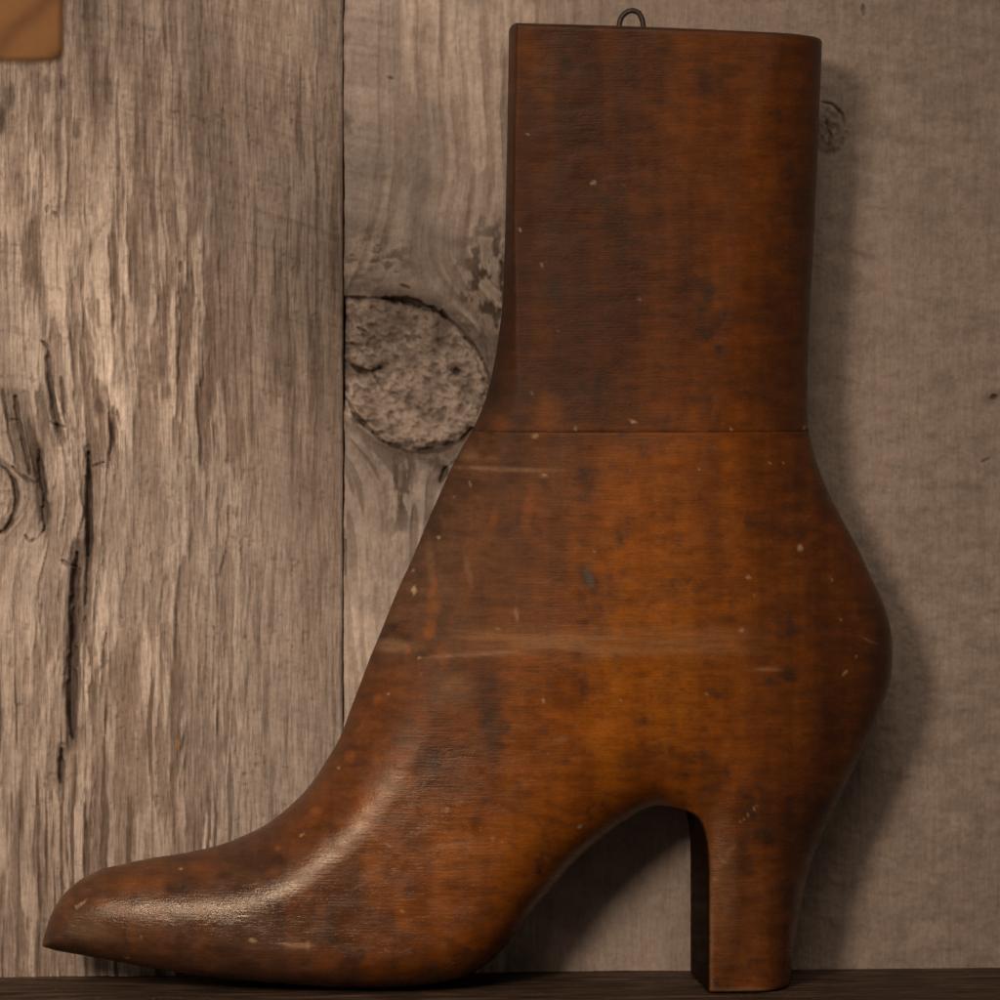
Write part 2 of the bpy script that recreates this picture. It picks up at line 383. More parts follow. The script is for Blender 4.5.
    arcs = np.hypot(U - 360, V - 350); cell = 0.72 * fbm(ru / 7.5, rv / 5.6, 3, 3, 0.55) + 0.28 * fbm(arcs / 5.5, np.arctan2(V - 350, U - 360) * 5, 5, 2); cell2 = vnoise(ru / 15, rv / 17, 5)
    spark = fbm(ru / 6.0, rv / 4.2, 6, 2)
    kh = -0.8 + 11.0 * (cell - .5) + 2.6 * (spark - .5) - 3.5 * np.exp(-((sd + 3) / 4) ** 2)
    h = h * (1 - km) + kh * km
    kc = np.empty_like(col); kc[:] = MIDT * 1.24
    kc = mix(kc, LIGHT, sstep(0.5, 0.68, cell) * 0.5)
    kc = mix(kc, BROWN * 0.6, (1 - sstep(0.34, 0.47, cell)) * 0.5)
    kc = mix(kc, BROWN * 0.6, (1 - sstep(0.22, 0.45, cell2)) * 0.35)
    kc = mix(kc, BROWN * 0.7, np.clip(1 - (V - 298) / 60, 0, 1) * blob(U, V, 385, 322, 26, 18, 0, 0.3) * 0.55)
    kc = mix(kc, BROWN * 0.7, blob(U, V, 440, 336, 16, 16, 0, 0.3) * 0.45)
    col = mix(col, kc, km) if False else col * (1 - km[..., None]) + kc * km[..., None]
    halo = np.exp(-((sd - 5) / 6) ** 2)
    col = mix(col, BROWN * 0.8, halo * 0.40); col = mix(col, GREY * 0.6, np.exp(-((sd - 12) / 14) ** 2) * sstep(-.1, .3, fbm(U / 20, V / 14, 3, 3) - .35) * 0.5 * (1 - km))
    # the small knot beside the shaft
    r = np.hypot((U - 829) / 17, (V - 131) / 24); q = fbm(U / 5, V / 6, 2, 3)
    k2 = 1 - sstep(0.75, 1.15, r + 0.5 * (q - .5))
    h += k2 * 4.5 * (q - .5) - 1.5 * np.exp(-((r - 1) / .2) ** 2); col = mix(col, BROWN * 0.7, k2 * (0.2 + 0.45 * (1 - sstep(0.30, 0.60, q))))
    cracks = [([(346, 297), (372, 298), (395, 299)], 2.0, 4), ([(384, 298), (412, 302), (432, 308), (446, 317)], 4.8, 7), ([(440, 313), (458, 328), (474, 346), (482, 360)], 2.4, 4),
              ([(482, 358), (489, 378), (489, 400)], 2.2, 5), ([(346, 398), (356, 416), (372, 432), (384, 442)], 3.0, 6), ([(384, 442), (410, 452), (440, 450), (462, 440), (472, 428)], 3.2, 5),
              ([(352, 366), (360, 371), (372, 371), (381, 368)], 4.0, 6), ([(357, 327), (366, 332)], 3.0, 5), ([(372, 371), (384, 392)], 1.4, 3), ([(350, 342), (362, 352)], 1.6, 3),
              ([(446, 467), (444, 476), (441, 482)], 4.4, 6), ([(456, 370), (457, 373)], 3.6, 5), 
              ([(346, 540), (345, 575)], 2.4, 4),
              ([(822, 102), (832, 104), (842, 114), (846, 128)], 1.6, 3), ([(826, 122), (830, 134), (829, 146)], 1.8, 3), ([(863, 5), (864, 16)], 3, 3),
              ([(991, 398), (996, 396)], 3.4, 3), ([(981, 462), (988, 459)], 2.4, 2), ([(400, 285), (410, 288)], 2, 3), ([(387, 77), (393, 79)], 2.2, 3)]
    h, col = carve(h, col, U, V, cracks)
    le = edge_knotty(V); edge = sstep(0, 3.5, U - le)
    h -= 2.5 * (1 - edge)
    jg = 7 * (fbm(U / 5, V / 7, 2, 3) - .5); bite = .6 * blob(U + jg, V, 345, 40, 6, 6, -.5, .2) + blob(U + jg, V + jg, 345, 122, 5, 10, -.25, .2) + .5 * blob(U + jg, V, 345, 4, 4, 16, 0, .2) + 0.8 * blob(U, V, 345, 345, 4, 52, 0, .5)
    h -= 5 * np.clip(bite, 0, 1); col = mix(col, BROWN * 0.6, np.clip(bite, 0, 1) * 0.6)
    return h, col
def edge_knotty(V):
    return 343.9 + 3.2 * np.clip(fbm(V / 26, V * 0 + 2, 3, 4) - .45, -.1, 1) + 0.7 * sstep(290, 300, V) * (1 - sstep(400, 415, V))
def edge_sawn(V):
    return 343.0 + 1.2 * (fbm(V / 40, V * 0 + 5, 6, 3) - .5)

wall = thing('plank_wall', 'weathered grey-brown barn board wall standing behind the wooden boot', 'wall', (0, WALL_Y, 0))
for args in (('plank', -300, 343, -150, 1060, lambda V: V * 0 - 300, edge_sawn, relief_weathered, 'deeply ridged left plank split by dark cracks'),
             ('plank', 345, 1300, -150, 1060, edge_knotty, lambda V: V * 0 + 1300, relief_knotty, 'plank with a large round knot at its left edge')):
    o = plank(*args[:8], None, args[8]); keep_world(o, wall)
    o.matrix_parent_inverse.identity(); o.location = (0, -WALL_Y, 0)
# dark board added behind the joint to stop light through the gap
bx, bz0_, bz1_ = at(344, 0, WALL_Y)[0], at(344, 1060, WALL_Y)[2], at(344, -150, WALL_Y)[2]
bv = [(bx + i * 0.03, 0.0225 + j * 0.012, z) for i in (-1, 1) for j in (0, 1) for z in (bz0_, bz1_)]
bt = mesh_obj('gap_backing', bv, [(0, 4, 5, 1), (2, 3, 7, 6), (0, 1, 3, 2), (4, 6, 7, 5), (0, 2, 6, 4), (1, 5, 7, 3)], BARN, wall, False, {'tone': np.repeat(BROWN[None] * 0.4, 8, 0)})

# ------------------------------------------------------------------ the shelf
SLOPE = 0.0095
def shelf_z(x): return SLOPE * (x - wx(750))
x0, x1, y0, y1, th = -0.24, 0.26, -0.125, WALL_Y + 0.004, 0.022
nx, ny = 260, 90
gx = np.linspace(x0, x1, nx); gy = np.linspace(y0, y1, ny)
GX, GY = np.meshgrid(gx, gy, indexing='ij')
GZ = shelf_z(GX) + (fbm(GX * 30, GY * 420, 3, 3) - 1.0) * 0.0007
GZ -= 0.004 * np.exp(-((GY - y0) / 0.002) ** 2)
for (cx, cy, rx, ry) in ((wx(4), -0.008, .006, .0018), (wx(175), -0.006, .004, .001), (wx(640), 0.004, .012, .001)):
    GZ -= 0.0012 * np.exp(-(((GX - cx) / rx) ** 2 + ((GY - cy - 0.25 * (GX - cx)) / ry) ** 2))
P = np.pad(np.stack([GX, GY, GZ], -1), ((1, 1), (1, 1), (0, 0)), mode='edge')
for sl in ((0, slice(None)), (-1, slice(None)), (slice(None), 0), (slice(None), -1)): P[sl][..., 2] = shelf_z(P[sl][..., 0]) - th
idx = np.arange(P.shape[0] * P.shape[1]).reshape(P.shape[:2])
f = np.stack([idx[:-1, :-1], idx[1:, :-1], idx[1:, 1:], idx[:-1, 1:]], -1).reshape(-1, 4)
f = np.vstack([f, [[idx[0, 0], idx[0, -1], idx[-1, -1], idx[-1, 0]]]])
shelf = mesh_obj('wooden_shelf', P.reshape(-1, 3), f, SHELFWOOD, None, True)
shelf['label'] = 'dark brown rough wooden shelf board under the boot'; shelf['category'] = 'shelf'

# ------------------------------------------------------------------ the boot
FRONT = [(42, 946), (44, 936), (50, 917), (56, 905), (66, 892), (80, 880), (100, 870), (122, 864.5), (150, 858.5), (185, 853), (220, 845), (250, 833), (270, 822), (290, 806), (310, 785),
         (330, 755), (341, 735), (351, 708), (361, 682), (370, 658), (380, 634), (392, 604), (401, 583), (410, 564), (420, 540), (430, 516), (440, 494), (450, 471), (460, 451), (470, 434),
         (480, 414), (487, 395), (494, 365), (499, 335), (503, 300), (505, 250), (506.5, 200), (508, 120), (509, 60), (510, 0), (511, -60)]
BACK = [(824, -60), (823, 0), (821, 60), (819, 110), (817, 165), (813, 250), (810, 300), (808, 350), (807, 395), (808, 425), (812, 446), (818, 466), (825, 485), (836, 508), (848, 530), (860, 553),
        (872, 579), (882, 600), (889, 622), (892, 642), (892, 662), (890, 680), (885, 698), (877, 720), (865, 745), (852, 772), (840, 797), (828, 822), (816, 849), (808, 872), (802, 900), (797, 926), (793, 952),
        (789, 985), (784, 1050)]
SOLE = [(668, 1050), (668, 830), (664, 812), (650, 808), (630, 817), (610, 831), (590, 847), (570, 866), (550, 889), (530, 913), (512, 937), (497, 954), (480, 967), (460, 976), (430, 982.5),
        (400, 985.2), (368, 985.8), (330, 985), (290, 982.5), (240, 978.5), (200, 974.5), (160, 968.5), (120, 961.5), (80, 954.5), (55, 950)]
OUT = np.vstack([catmull(FRONT, 5)[:-1], np.array([[511, -60]]), catmull(BACK, 5), np.array([[668, 1050]]), catmull(SOLE[1:], 5)])
CUT = np.vstack([catmull([(698.5, 1120), (698.5, 1000), (698.5, 890), (698, 850), (696, 830), (691, 815), (682, 807), (664, 804.5), (648, 806), (620, 826), (590, 856)], 5), [[560, 1120]]])
CTRL = [  # photo x, y, half thickness and edge radius in mm
    (515, 30, 24.2, 1.0), (590, 30, 24.6, 2.5), (660, 30, 25, 14), (800, 30, 23, 18), (515, 200, 24.2, 1.0), (590, 200, 24.6, 3), (800, 200, 23, 30), (505, 330, 24.4, 1.5), (590, 330, 25, 6), (660, 300, 25.5, 22), (790, 330, 24, 34), (490, 430, 24, 9), (570, 430, 26, 20), (800, 430, 25, 36),
    (650, 520, 27, 34), (430, 560, 24, 14), (520, 560, 27, 26), (840, 600, 27, 46), (870, 680, 26, 50), (600, 680, 28.5, 36), (390, 680, 24, 22), (460, 680, 28, 30), (340, 790, 25, 24), (560, 800, 28, 26), (720, 760, 27, 30),
    (830, 780, 25, 38), (450, 850, 28, 22), (330, 880, 27, 24), (500, 930, 27, 14), (380, 965, 27, 9), (260, 960, 25, 7), (220, 875, 24, 30), (150, 900, 21, 30), (150, 955, 20, 6), (80, 910, 14, 15),
    (55, 940, 8, 5), (640, 810, 27, 20), (780, 870, 24, 17), (690, 880, 23.5, 13), (740, 960, 23.5, 12), (790, 970, 23, 13)]
def ctrl_field(U, V):
    w = np.zeros(U.shape); t = np.zeros(U.shape); r = np.zeros(U.shape)
    for cu, cv, T_, R_ in CTRL:
        k = np.exp(-((U - cu) ** 2 + (V - cv) ** 2) / (2 * 55.0 ** 2)) + 1e-9
        w += k; t += k * T_; r += k * R_
    return t / w, r / w
def smax(a, b, r):
    """maximum with a rounded corner of radius about r"""
    k = np.clip(0.5 + 0.5 * (a - b) / r, 0, 1)
    return b + (a - b) * k + r * k * (1 - k)

def surface_nets(F, org, h):
    """dual surface of F = 0 (negative inside)"""
    nx, ny, nz = F.shape
    neg = F < 0
    cnt = np.zeros((nx - 1, ny - 1, nz - 1), dtype=np.int8)
    for i in (0, 1):
        for j in (0, 1):
            for k in (0, 1):
                cnt += neg[i:nx - 1 + i, j:ny - 1 + j, k:nz - 1 + k]
    act = (cnt > 0) & (cnt < 8); del cnt
    ci, cj, ck = np.nonzero(act)
    ids = np.full(act.shape, -1, dtype=np.int32); ids[ci, cj, ck] = np.arange(len(ci))
    acc = np.zeros((len(ci), 3), dtype=np.float32); num = np.zeros(len(ci), dtype=np.float32)
    corners = [(i, j, k) for i in (0, 1) for j in (0, 1) for k in (0, 1)]
    for a in corners:
        for ax in range(3):
            if a[ax]: continue
            b = list(a); b[ax] = 1
            fa = F[ci + a[0], cj + a[1], ck + a[2]]; fb = F[ci + b[0], cj + b[1], ck + b[2]]
            m = (fa < 0) != (fb < 0)
            t = np.where(m, fa / np.where(m, fa - fb, 1), 0)
            for x in range(3):
                acc[:, x] += m * (a[x] + (t if x == ax else 0))
            num += m
    P = (np.stack([ci, cj, ck], -1) + acc / num[:, None] + 0.0) * h + np.array(org)
    quads = []
    for ax in range(3):
        sl0 = [slice(1, -1)] * 3; sl1 = [slice(1, -1)] * 3
        sl0[ax] = slice(0, -1); sl1[ax] = slice(1, None)
        n0 = neg[tuple(sl0)]; n1 = neg[tuple(sl1)]
        for sgn, m in ((1, n0 & ~n1), (0, ~n0 & n1)):
            e = list(np.nonzero(m))
            b, c = (ax + 1) % 3, (ax + 2) % 3
            base = [e[0] + 0, e[1] + 0, e[2] + 0]
            base[b] = base[b] + 1; base[c] = base[c] + 1      # back to lattice indices of the edge
            def cell(db, dc):
                q = [x.copy() for x in base]; q[b] = q[b] - db; q[c] = q[c] - dc
                return ids[q[0], q[1], q[2]]
            r = [cell(1, 1), cell(0, 1), cell(0, 0), cell(1, 0)]
            if not sgn: r = r[::-1]
            quads.append(np.stack(r, -1))
    return P, np.vstack(quads)
def relax(P, Q, it=2, lam=0.5):
    e = np.vstack([Q[:, [0, 1]], Q[:, [1, 2]], Q[:, [2, 3]], Q[:, [3, 0]]]); n = len(P)
    deg = np.bincount(e[:, 0], minlength=n) + np.bincount(e[:, 1], minlength=n)
    for k in range(it):
        for l in (lam, -lam * 1.03):
            s = np.stack([np.bincount(e[:, 0], P[e[:, 1], x], n) + np.bincount(e[:, 1], P[e[:, 0], x], n) for x in range(3)], -1)
            P = P + l * (s / deg[:, None] - P)
    return P

SEAM = 430.5
TOP0, TOP1 = (510, 25.0), (822, 39.0)
def boot_piece(which):
    h = 0.0006
    if which == 'shaft': u0, u1, v0, v1 = 470, 835, 10, SEAM + 6
    else: u0, u1, v0, v1 = 30, 905, SEAM - 6, 1000
    xa, xb, za, zb, ym = wx(u0), wx(u1), wz(v1), wz(v0), 0.0305
    nx, nz, ny = int((xb - xa) / h) + 1, int((zb - za) / h) + 1, int(2 * ym / h) + 1
    X = xa + np.arange(nx) * h; Z = za + np.arange(nz) * h; Yc = -ym + np.arange(ny) * h
    U2, V2 = np.meshgrid(X / S + 500, ZS - Z / S, indexing='ij')
    U2 = U2.astype(np.float32); V2 = V2.astype(np.float32)
    d = -sdf_poly(U2, V2, OUT) * S * 1000                         # mm, positive inside
    ds = blur(np.maximum(d, -6), 5.0 / (h * 1000) * 0.9)
    w = sstep(3.0, 11.0, d); d = d * (1 - w) + ds * w
    T, R = ctrl_field(U2, V2)
    if True:                                                     # soft dents of hand carving
        T = T + 0.5 * (fbm(U2 / 110, V2 / 80, 2, 2) - .5)
    edge2 = np.clip(1 - d / R, 0, None) ** 2
    # planes and the cut below the arch, all in mm
    top = (-(V2 - TOP0[1] - (U2 - TOP0[0]) * (TOP1[1] - TOP0[1]) / (TOP1[0] - TOP0[0])) * S * 1000)
    bot = -(Z[None, :] - (SLOPE * (U2 - 750) * S)) * 1000
    seam = (V2 - SEAM) * S * 1000
    uneven = (0.05 if which == 'shaft' else 0.24) * (fbm(U2 / 34, V2 / 20, 4, 3) - .5) * sstep(2, 9, d)
    F = np.empty((nx, ny, nz), dtype=np.float32)
    for j, y in enumerate(Yc):
        ym_ = y * 1000
        q = np.sqrt(edge2 + (ym_ / T) ** 2 + 1e-6)
        f = (q - 1) * np.minimum(R, T) * 0.9 + uneven
        if which == 'shaft':
            f = smax(f, top, 1.6); f = smax(f, seam - 0.12, 0.06)
        else:
            f = smax(f, -seam - 0.12, 0.06); f = smax(f, bot, 1.0)
            sh = 4.0 * y / 0.023
            f = smax(f, np.interp(U2 + sh, *[np.array([0, 1])] * 2) * 0 + cut_at(U2, V2, sh), 1.1)
        F[:, j, :] = f
    P, Q = surface_nets(F, (xa, -ym, za), h)
    return relax(P, Q, 3), Q
_cut = {}
def cut_at(U2, V2, sh):
    """minus the distance inside the scooped cutter, in mm, looked up from one fine table"""
    key = U2.shape
    if key not in _cut:
        gu = np.arange(540, 790, 1.0, dtype=np.float32); gv = np.arange(740, 1130, 1.0, dtype=np.float32)
        A, B = np.meshgrid(gu, gv, indexing='ij')
        _cut[key] = (gu, gv, -sdf_poly(A, B, CUT) * S * 1000)
    gu, gv, tab = _cut[key]
    a = np.clip(U2 + sh - gu[0], 0, len(gu) - 1.001); b = np.clip(V2 - gv[0], 0, len(gv) - 1.001)
    i, j = a.astype(int), b.astype(int); fa, fb = a - i, b - j
    return ((tab[i, j] * (1 - fa) + tab[i + 1, j] * fa) * (1 - fb) + (tab[i, j + 1] * (1 - fa) + tab[i + 1, j + 1] * fa) * fb)

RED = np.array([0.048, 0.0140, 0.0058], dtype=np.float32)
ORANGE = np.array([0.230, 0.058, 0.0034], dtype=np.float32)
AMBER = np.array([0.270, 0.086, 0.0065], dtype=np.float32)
DULL = np.array([0.145, 0.078, 0.043], dtype=np.float32)
BLACKISH = np.array([0.020, 0.011, 0.008], dtype=np.float32)
CHIP = np.array([0.44, 0.30, 0.17], dtype=np.float32)
TONES = [  # photo x, y, share of orange, share of dull wear: varnish stain, shade painted into the right side
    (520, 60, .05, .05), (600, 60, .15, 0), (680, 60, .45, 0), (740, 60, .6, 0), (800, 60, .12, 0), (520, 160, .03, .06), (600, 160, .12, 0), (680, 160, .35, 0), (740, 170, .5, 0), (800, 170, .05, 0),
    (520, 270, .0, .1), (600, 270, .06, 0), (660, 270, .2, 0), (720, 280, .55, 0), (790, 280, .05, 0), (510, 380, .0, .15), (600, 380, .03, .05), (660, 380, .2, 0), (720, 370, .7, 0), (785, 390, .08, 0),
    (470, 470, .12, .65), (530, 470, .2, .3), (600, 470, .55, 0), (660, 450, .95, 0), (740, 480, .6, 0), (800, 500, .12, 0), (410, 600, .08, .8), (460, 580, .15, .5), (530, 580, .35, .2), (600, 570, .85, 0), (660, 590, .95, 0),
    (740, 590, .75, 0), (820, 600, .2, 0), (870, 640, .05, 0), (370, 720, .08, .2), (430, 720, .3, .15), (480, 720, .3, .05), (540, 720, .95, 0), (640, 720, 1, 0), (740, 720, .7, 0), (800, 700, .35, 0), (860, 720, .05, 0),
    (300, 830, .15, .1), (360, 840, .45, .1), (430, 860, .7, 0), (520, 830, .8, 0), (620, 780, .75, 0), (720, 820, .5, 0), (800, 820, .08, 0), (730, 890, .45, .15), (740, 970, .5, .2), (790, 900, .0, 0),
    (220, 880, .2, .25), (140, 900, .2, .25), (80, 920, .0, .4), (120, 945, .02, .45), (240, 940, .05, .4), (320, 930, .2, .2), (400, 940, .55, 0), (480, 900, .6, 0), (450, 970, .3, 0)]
def boot_colour(P, which):
    u = (P[:, 0] / S + 500).astype(np.float32); v = (ZS - P[:, 2] / S).astype(np.float32)
    # back to where the photograph shows this point of the curved front
    k = D / (D + P[:, 1]); u = VX + (u - VX) * k; v = VY + (v - VY) * k
    u = u.astype(np.float32); v = v.astype(np.float32)
    w = np.zeros(len(u)); o = np.zeros(len(u)); dl = np.zeros(len(u))
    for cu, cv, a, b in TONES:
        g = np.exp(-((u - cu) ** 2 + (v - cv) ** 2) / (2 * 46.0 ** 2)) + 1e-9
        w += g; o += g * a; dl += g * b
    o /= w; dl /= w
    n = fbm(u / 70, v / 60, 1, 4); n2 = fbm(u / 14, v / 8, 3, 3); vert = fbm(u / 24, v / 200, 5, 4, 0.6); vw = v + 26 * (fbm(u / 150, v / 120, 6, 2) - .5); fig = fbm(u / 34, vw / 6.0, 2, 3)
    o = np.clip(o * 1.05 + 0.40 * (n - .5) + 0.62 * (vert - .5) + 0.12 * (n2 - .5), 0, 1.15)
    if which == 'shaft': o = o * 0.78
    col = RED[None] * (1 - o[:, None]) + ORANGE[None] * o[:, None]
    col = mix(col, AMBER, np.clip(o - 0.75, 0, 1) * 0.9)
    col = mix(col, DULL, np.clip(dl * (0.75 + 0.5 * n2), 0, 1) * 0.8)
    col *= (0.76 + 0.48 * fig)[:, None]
    col *= (0.86 + 0.28 * n2)[:, None]
    st = sstep(0.54, 0.72, fbm(u / 40 + 7, v / 34, 4, 4, 0.55)); st2 = sstep(0.56, 0.70, fbm(u / 15, v / 30, 7, 3)); st3 = sstep(0.60, 0.74, fbm(u / 9, v / 4.5, 1, 3))
    col = mix(col, BLACKISH * 1.4, np.clip(0.28 * st + 0.24 * st2 * (0.4 + st) + 0.24 * st3, 0, 0.75))
    pal = sstep(0.56, 0.74, fbm(u / 26, v / 18, 2, 4, 0.6)); col = mix(col, AMBER * 1.1, pal * 0.18 * np.clip(o + 0.15, 0, 1))
    # dark stains
    for cu, cv, ru, rv, an, s in ((490, 715, 11, 52, -.08, .55), (587, 575, 7, 12, -.4, .7), (790, 674, 9, 7, 0, .75), (770, 683, 7, 6, 0, .55), (715, 692, 8, 5, 0, .5), (545, 485, 6, 8, 0, .35),
                                  (96, 909, 9, 6, .4, .55), (127, 933, 1.6, 12, 0, .6), (486, 800, 5, 3, 0, .6), (410, 888, 6, 10, .5, .5), (570, 757, 12, 4, -.2, .4), (545, 730, 4, 9, .9, .4),
                                  (188, 914, 7, 4, 0, .4), (636, 440, 20, 8, 0, .25), (700, 400, 10, 3, 0, .3), (623, 80, 14, 40, 0, .25), (606, 585, 16, 10, 0, .3), (352, 880, 9, 26, 0, .45),
                                  (330, 930, 6, 22, 0, .4), (700, 590, 6, 5, 0, .4), (589, 812, 2.0, 9, .1, .5), (520, 380, 7, 1.6, .2, .8), (400, 878, 3, 7, .6, .5), (708, 790, 16, 7, -.3, .35), (745, 860, 7, 14, 0, .35)):
        m = blob(u + 10 * (n2 - .5), v + 8 * (fig - .5), cu, cv, ru, rv, an, .35); col = mix(col, BLACKISH * 1.5, m * s)
    col = mix(col, (0.085, 0.075, 0.062), blob(u, v, 589, 578, 4, 9, -.35, .4) * 0.6)
    # rubbed-through orange spots along the instep and toe
    for cu, cv, ru, rv, an, s in ((433, 588, 3, 9, .25, .8), (434, 606, 5, 9, .2, .6), (430, 630, 5, 8, .3, .95), (407, 649, 3, 5, .3, .7), (378, 699, 3, 6, .5, .7), (362, 726, 2, 8, .5, .5), (350, 756, 5, 6, .3, .95),
                                  (316, 812, 5, 5, 0, .95), (308, 822, 9, 5, -.5, .4), (443, 657, 6, 12, 0, .5), (528, 510, 5, 22, .1, .6), (493, 520, 4, 9, .3, .6), (502, 424, 9, 9, 0, .5), (549, 414, 11, 16, 0, .55),
                                  (100, 904, 10, 5, .1, .6), (140, 884, 28, 7, -.1, .45), (363, 812, 12, 20, .1, .65), (275, 872, 7, 7, 0, .4), (728, 745, 5, 9, 0, .5), (770, 640, 7, 4, 0, .4), (700, 900, 8, 30, 0, .3),
                                  (278, 849, 3, 3, 0, .7), (200, 868, 22, 6, 0, .3), (740, 780, 10, 12, .3, .35), (395, 905, 14, 30, .1, .35), (325, 960, 9, 14, 0, .35)):
        m = blob(u + 4 * (n2 - .5), v + 4 * (fig - .5), cu, cv, ru, rv, an, .3); col = mix(col, (0.30, 0.085, 0.014), m * s * 0.5)
    # pale band across the foot, then scuffs where the varnish is worn pale
    sc = np.exp(-((v - 642 - 6 * (n - .5) - (u - 600) * 0.004) / 15) ** 4) * sstep(440, 480, u) * (1 - sstep(690, 790, u)) * (0.35 + 0.65 * sstep(0.3, 0.6, fbm(u / 60, v / 4.5, 6, 3)))
    col = mix(col, (0.27, 0.125, 0.050), sc * 0.58)
    for cu, cv, ru, rv, an, s in ((505, 469, 48, 2.2, .03, .6), (468, 455, 8, 6, 0, .4), (393, 646, 22, 6, .1, .55), (470, 655, 42, 2.0, -.06, .6), (455, 690, 18, 16, 0, .3), (516, 614, 1.8, 7, 0, .8),
                                  (430, 560, 4, 22, -.1, .25), (468, 570, 3, 14, -.2, .3), (300, 946, 14, 2.0, -.05, .8), (285, 944, 8, 1.6, .1, .8), (308, 945, 2, 5, 0, .8), (253, 940, 4, 1.6, .3, .9), (730, 851, 9, 2.4, -.9, .35),
                                  (452, 845, 28, 3, -.2, .4), (765, 670, 14, 1.6, 0, .55), (870, 641, 8, 1.4, .4, .5), (722, 860, 6, 1.6, .9, .5), (560, 740, 7, 3, -.3, .4), (90, 930, 22, 9, .2, .35), (740, 990, 34, 2.5, 0, .6), (711, 940, 2.5, 50, 0, .4), (723, 880, 12, 60, 0, .3)):
        m = blob(u + 3 * (n2 - .5), v + 2.5 * (fig - .5), cu, cv, ru, rv, an, .3) * (0.4 + 0.9 * fbm(u / 9, v / 2.6, 4, 2)); col = mix(col, (0.33, 0.185, 0.095), np.clip(m * s, 0, 1) * 0.8)
    # chips and specks of paint or plaster
    specks = [(414, 590, 2.2, 4.5, 0, 1), (800, 548, 3, 3.4, 0, .8), (535, 436, 3.6, 3, 0, .6), (544, 475, 3.6, 2, 0, .7), (470, 484, 1.8, 1.8, 0, .8), (439, 538, 2, 1.8, 0, .8), (413, 571, 2, 1.6, .4, .6), (455, 497, 1.6, 1.4, 0, .6),
              (593, 183, 3.2, 1.5, -.5, .9), (520, 230, 1.8, 1.8, .6, .8), (541, 265, 1.6, 1.4, 0, .8), (633, 422, 3.6, 1.4, .5, .9), (575, 429, 2, 1.2, 0, .7), (731, 429, 1.8, 1.2, 0, .7), (623, 185, 1.4, 1.4, 0, .7), (528, 135, 1.4, 1.2, 0, .8),
              (544, 700, 2, 2, 0, .9), (447, 809, 2, 2, 0, .8), (402, 911, 2.6, 1.8, 0, .9), (580, 826, 3, 1.8, -.7, .7), (302, 835, 2.6, 1.8, -.3, .7), (339, 768, 2, 1.4, -.4, .5), (388, 693, 1.6, 1.4, 0, .7), (420, 657, 2, 1.6, 0, .7),
              (82, 903, 6, 1.5, -.7, .7), (76, 908, 2, 2, 0, .6), (181, 869, 2, 1.2, 0, .7), (126, 958, 2, 1, 0, .7), (498, 629, 2.4, 1, 0, .8), (748, 577, 1.8, 1.6, 0, .7), (845, 673, 4.2, 1.4, -.8, .8), (742, 630, 2, 1.2, 0, .7),
              (754, 595, 1.2, 1.2, 0, .5), (771, 541, 1.4, 1.2, 0, .5), (783, 464, 1.3, 1.2, 0, .5), (770, 463, 1.3, 1.2, 0, .5), (805, 427, 1.6, 1.4, 0, .7), (831, 580, 1.4, 1.4, 0, .5), (857, 657, 1.6, 1.4, 0, .5), (841, 620, 1.4, 1.4, 0, .5), (595, 552, 1.6, 1.2, 0, .6),
              (620, 700, 1.4, 1.2, 0, .6), (470, 848, 2, 1.4, 0, .5), (493, 838, 2.4, 1.6, 0, .5), (503, 843, 1.6, 1.4, 0, .5), (388, 845, 4, 1.4, .4, .45), (373, 835, 3, 1.6, .4, .4), (252, 940, 3, 1.3, .3, .7), (700, 470, 1.3, 1.2, 0, .5), (640, 300, 1.2, 1.1, 0, .4), (560, 330, 1.2, 1, 0, .4)]
    specks += [(741 + 3.4 * i, 822 - 3.4 * i, 1.3, 1.3, 0, .55) for i in range(6)]
    rr = random.Random(5)
    specks += [(rr.uniform(420, 880), rr.uniform(450, 780), rr.uniform(.8, 1.3), rr.uniform(.7, 1.1), rr.uniform(-1, 1), rr.uniform(.25, .55)) for i in range(9)]
    specks += [(rr.uniform(100, 480), rr.uniform(840, 970), rr.uniform(.8, 1.3), rr.uniform(.7, 1.1), rr.uniform(-1, 1), rr.uniform(.25, .5)) for i in range(7)]
    specks += [(rr.uniform(515, 815), rr.uniform(45, 425), rr.uniform(.8, 1.2), rr.uniform(.7, 1.0), rr.uniform(-1, 1), rr.uniform(.2, .45)) for i in range(5)]
    front = P[:, 1] < 0; fl = fbm(u / 2.6, v / 2.6, 2, 2); fl2 = fbm(u / 2.6, v / 2.6, 6, 2)
    for cu, cv, ru, rv, an, s in specks:
        m_ = front & (np.abs(u - cu) < 10) & (np.abs(v - cv) < 10)
        if not m_.any(): continue
        m = blob(u[m_] + 3.5 * (fl[m_] - .5), v[m_] + 3.5 * (fl2[m_] - .5), cu, cv, ru * .85, rv * .85, an, .4); col[m_] = mix(col[m_], CHIP, m * s * 0.85)
    # dirt caught in the seam
    col = mix(col, BLACKISH, np.exp(-((v - SEAM) / 0.9) ** 2) * 0.35 * (0.4 + 1.2 * vnoise(u / 14, u * 0, 3)))
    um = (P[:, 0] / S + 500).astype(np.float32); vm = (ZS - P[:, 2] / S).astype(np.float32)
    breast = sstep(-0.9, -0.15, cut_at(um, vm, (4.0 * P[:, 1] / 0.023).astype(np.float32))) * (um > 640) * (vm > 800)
    col = mix(col, BLACKISH * 0.55, breast * 0.95)      # the inner face of the heel, coloured near black
    tp = v - (19 + (u - 510) * 0.0475)
    col = mix(col, BLACKISH * 1.6, (1 - sstep(1, 9, tp)) * 0.6)  # darker towards the top edge of the shaft
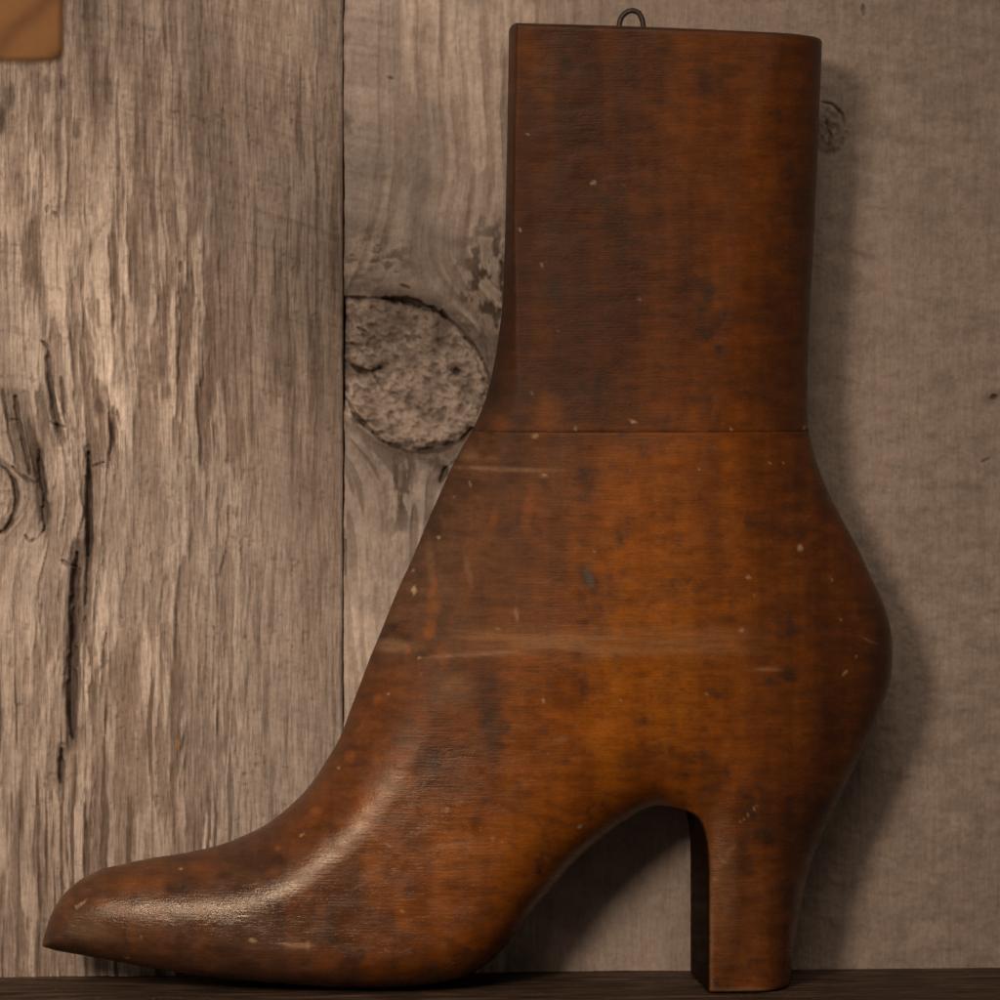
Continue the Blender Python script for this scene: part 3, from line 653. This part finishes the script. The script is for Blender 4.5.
    gl = 0.20 + 0.26 * (fbm(u / 20, v / 8, 3, 3) - .5) * sstep(640, 760, v) + 0.14 * (1 - sstep(430, 760, v)) + 0.16 * (1 - sstep(640, 800, v)) * (1 - sstep(480, 560, u)) + 0.42 * dl * (1 - sstep(760, 840, v)) + 0.05 * dl + 0.16 * (n2 - .5) + 0.12 * (vert - .5)
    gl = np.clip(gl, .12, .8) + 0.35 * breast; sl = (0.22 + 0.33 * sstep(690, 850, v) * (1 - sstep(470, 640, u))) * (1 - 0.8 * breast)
    return np.clip(col, 0.003, 0.9), np.stack([gl, sl, gl], 1).astype(np.float32)

boot = thing('boot_form', 'varnished brown wooden boot shape with a tall heel on the shelf', 'boot display', (wx(560), 0, 0))
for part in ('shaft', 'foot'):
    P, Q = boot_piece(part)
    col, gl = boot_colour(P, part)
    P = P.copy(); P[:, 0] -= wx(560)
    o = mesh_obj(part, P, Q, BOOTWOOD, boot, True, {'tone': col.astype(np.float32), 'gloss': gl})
    o['label'] = 'reddish dark brown upper block' if part == 'shaft' else 'orange-brown lower foot with pointed toe and block heel'

# wire loop on top: a bent rod
path = catmull([(618.5, 36), (618.5, 26), (621, 18), (626, 13), (632, 11.5), (638, 14), (641.5, 21), (642.5, 29), (642.5, 40)], 5)
ring, verts, faces = 12, [], []
for i, (u, v) in enumerate(path):
    a = path[max(i - 1, 0)]; b = path[min(i + 1, len(path) - 1)]
    t = np.array([b[0] - a[0], b[1] - a[1]]); t = t / np.linalg.norm(t)
    for k in range(ring):
        an = 2 * math.pi * k / ring; r = 2.7
        q = (u - t[1] * r * math.cos(an), v + t[0] * r * math.cos(an))
        verts.append((wx(q[0]) - wx(560), r * S * math.sin(an) - 0.004, wz(q[1])))
    if i:
        for k in range(ring):
            faces.append(((i - 1) * ring + k, (i - 1) * ring + (k + 1) % ring, i * ring + (k + 1) % ring, i * ring + k))
faces.append(tuple(range(ring))); faces.append(tuple(range((len(path) - 1) * ring, len(path) * ring)))
mesh_obj('hanging_loop', verts, faces, IRON, boot, True)

# ------------------------------------------------------------------ the wooden block in the corner
YB = -0.28
bx1, _, bz0 = at(62, 61, YB)
bx0, bz1 = bx1 - 0.075, bz0 + 0.085
rad = 0.0030
prof = []
for cx, cz, a0 in ((bx1 - rad, bz0 + rad, -90), (bx1 - rad, bz1 - rad, 0), (bx0 + rad, bz1 - rad, 90), (bx0 + rad, bz0 + rad, 180)):
    for k in range(9):
        a = math.radians(a0 + 90 * k / 8); prof.append((cx, cz, math.cos(a), math.sin(a)))
n = len(prof); rings = []
bev = 0.0010; yb1 = YB + 0.008
for (y, ins) in ((YB, bev), (YB + 0.0003, 0.0003), (YB + bev, 0), (yb1 - bev, 0), (yb1 - 0.0003, 0.0003), (yb1, bev)):
    rings.append([(cx + c * (rad - ins), y, cz + s * (rad - ins)) for cx, cz, c, s in prof])
verts = [p for r in rings for p in r]
org = np.array([(bx0 + bx1) / 2, YB, bz0])
faces = [tuple(range(n))] + [(r * n + (k + 1) % n, r * n + k, (r + 1) * n + k, (r + 1) * n + (k + 1) % n) for r in range(5) for k in range(n)] + [tuple(range(5 * n, 6 * n))[::-1]]
block = thing('wooden_block', 'smooth orange-brown wooden block out of focus in the upper left corner', 'wooden block', tuple(org))
mesh_obj('board', np.array(verts) - org, faces, BLOCKWOOD, block, False)
# the peg that carries it from the wall, above the picture
verts, faces = [], []
for j, y in enumerate((0.008, WALL_Y - YB + 0.01)):
    for k in range(16):
        a = 2 * math.pi * k / 16; verts.append((-0.015 + 0.006 * math.cos(a), y, 0.065 + 0.006 * math.sin(a)))
faces = [(k, (k + 1) % 16, 16 + (k + 1) % 16, 16 + k) for k in range(16)] + [tuple(range(16))[::-1], tuple(range(16, 32))]
mesh_obj('peg', verts, faces, BLOCKWOOD, block, True)

# ------------------------------------------------------------------ light
w = bpy.data.worlds.new('World'); bpy.context.scene.world = w; w.use_nodes = True
bg = w.node_tree.nodes['Background']; bg.inputs['Color'].default_value = (1.0, 0.86, 0.74, 1); bg.inputs['Strength'].default_value = 0.115
def lamp(name, loc, target, size, power, colour):
    l = bpy.data.lights.new(name, 'AREA'); l.shape = 'DISK'; l.size = size; l.energy = power; l.color = colour
    o = bpy.data.objects.new(name, l); C.objects.link(o); o.location = loc
    from mathutils import Vector
    o.rotation_euler = (Vector(target) - Vector(loc)).to_track_quat('-Z', 'Y').to_euler()
    return o
k = lamp('key_spot', (-0.56, -1.12, 0.56), (-0.15, 0, 0.16), 0.3, 1.0, (1.0, 0.84, 0.70))  # unseen key lamp, cone narrowed so light falls off across the wall
k.data.type = 'SPOT'; k.data.energy = 94; k.data.shadow_soft_size = 0.22; k.data.spot_size = math.radians(26); k.data.spot_blend = 1.0
lamp('top_fill', (0.00, -0.95, 1.00), (0.0, 0, 0.15), 0.65, 4.3, (1.0, 0.86, 0.74))  # fill lamp added overhead, out of view

# ------------------------------------------------------------------ camera
cam = bpy.data.cameras.new('camera'); co = bpy.data.objects.new('camera', cam); C.objects.link(co)
co.location = (CAMX, -D, CAMZ); co.rotation_euler = (math.radians(90), 0, 0)
cam.sensor_width = 36; cam.lens = 36 * D / (1000 * S)
cam.shift_x = (500 - VX) / 1000; cam.shift_y = -(500 - VY) / 1000
cam.clip_end = 20; cam.clip_start = 0.05
cam.dof.use_dof = True; cam.dof.focus_distance = D + 0.004; cam.dof.aperture_fstop = 16
sc = bpy.context.scene; sc.camera = co
sc.view_settings.view_transform = 'Standard'; sc.view_settings.look = 'None'; sc.view_settings.exposure = 0; sc.view_settings.gamma = 1
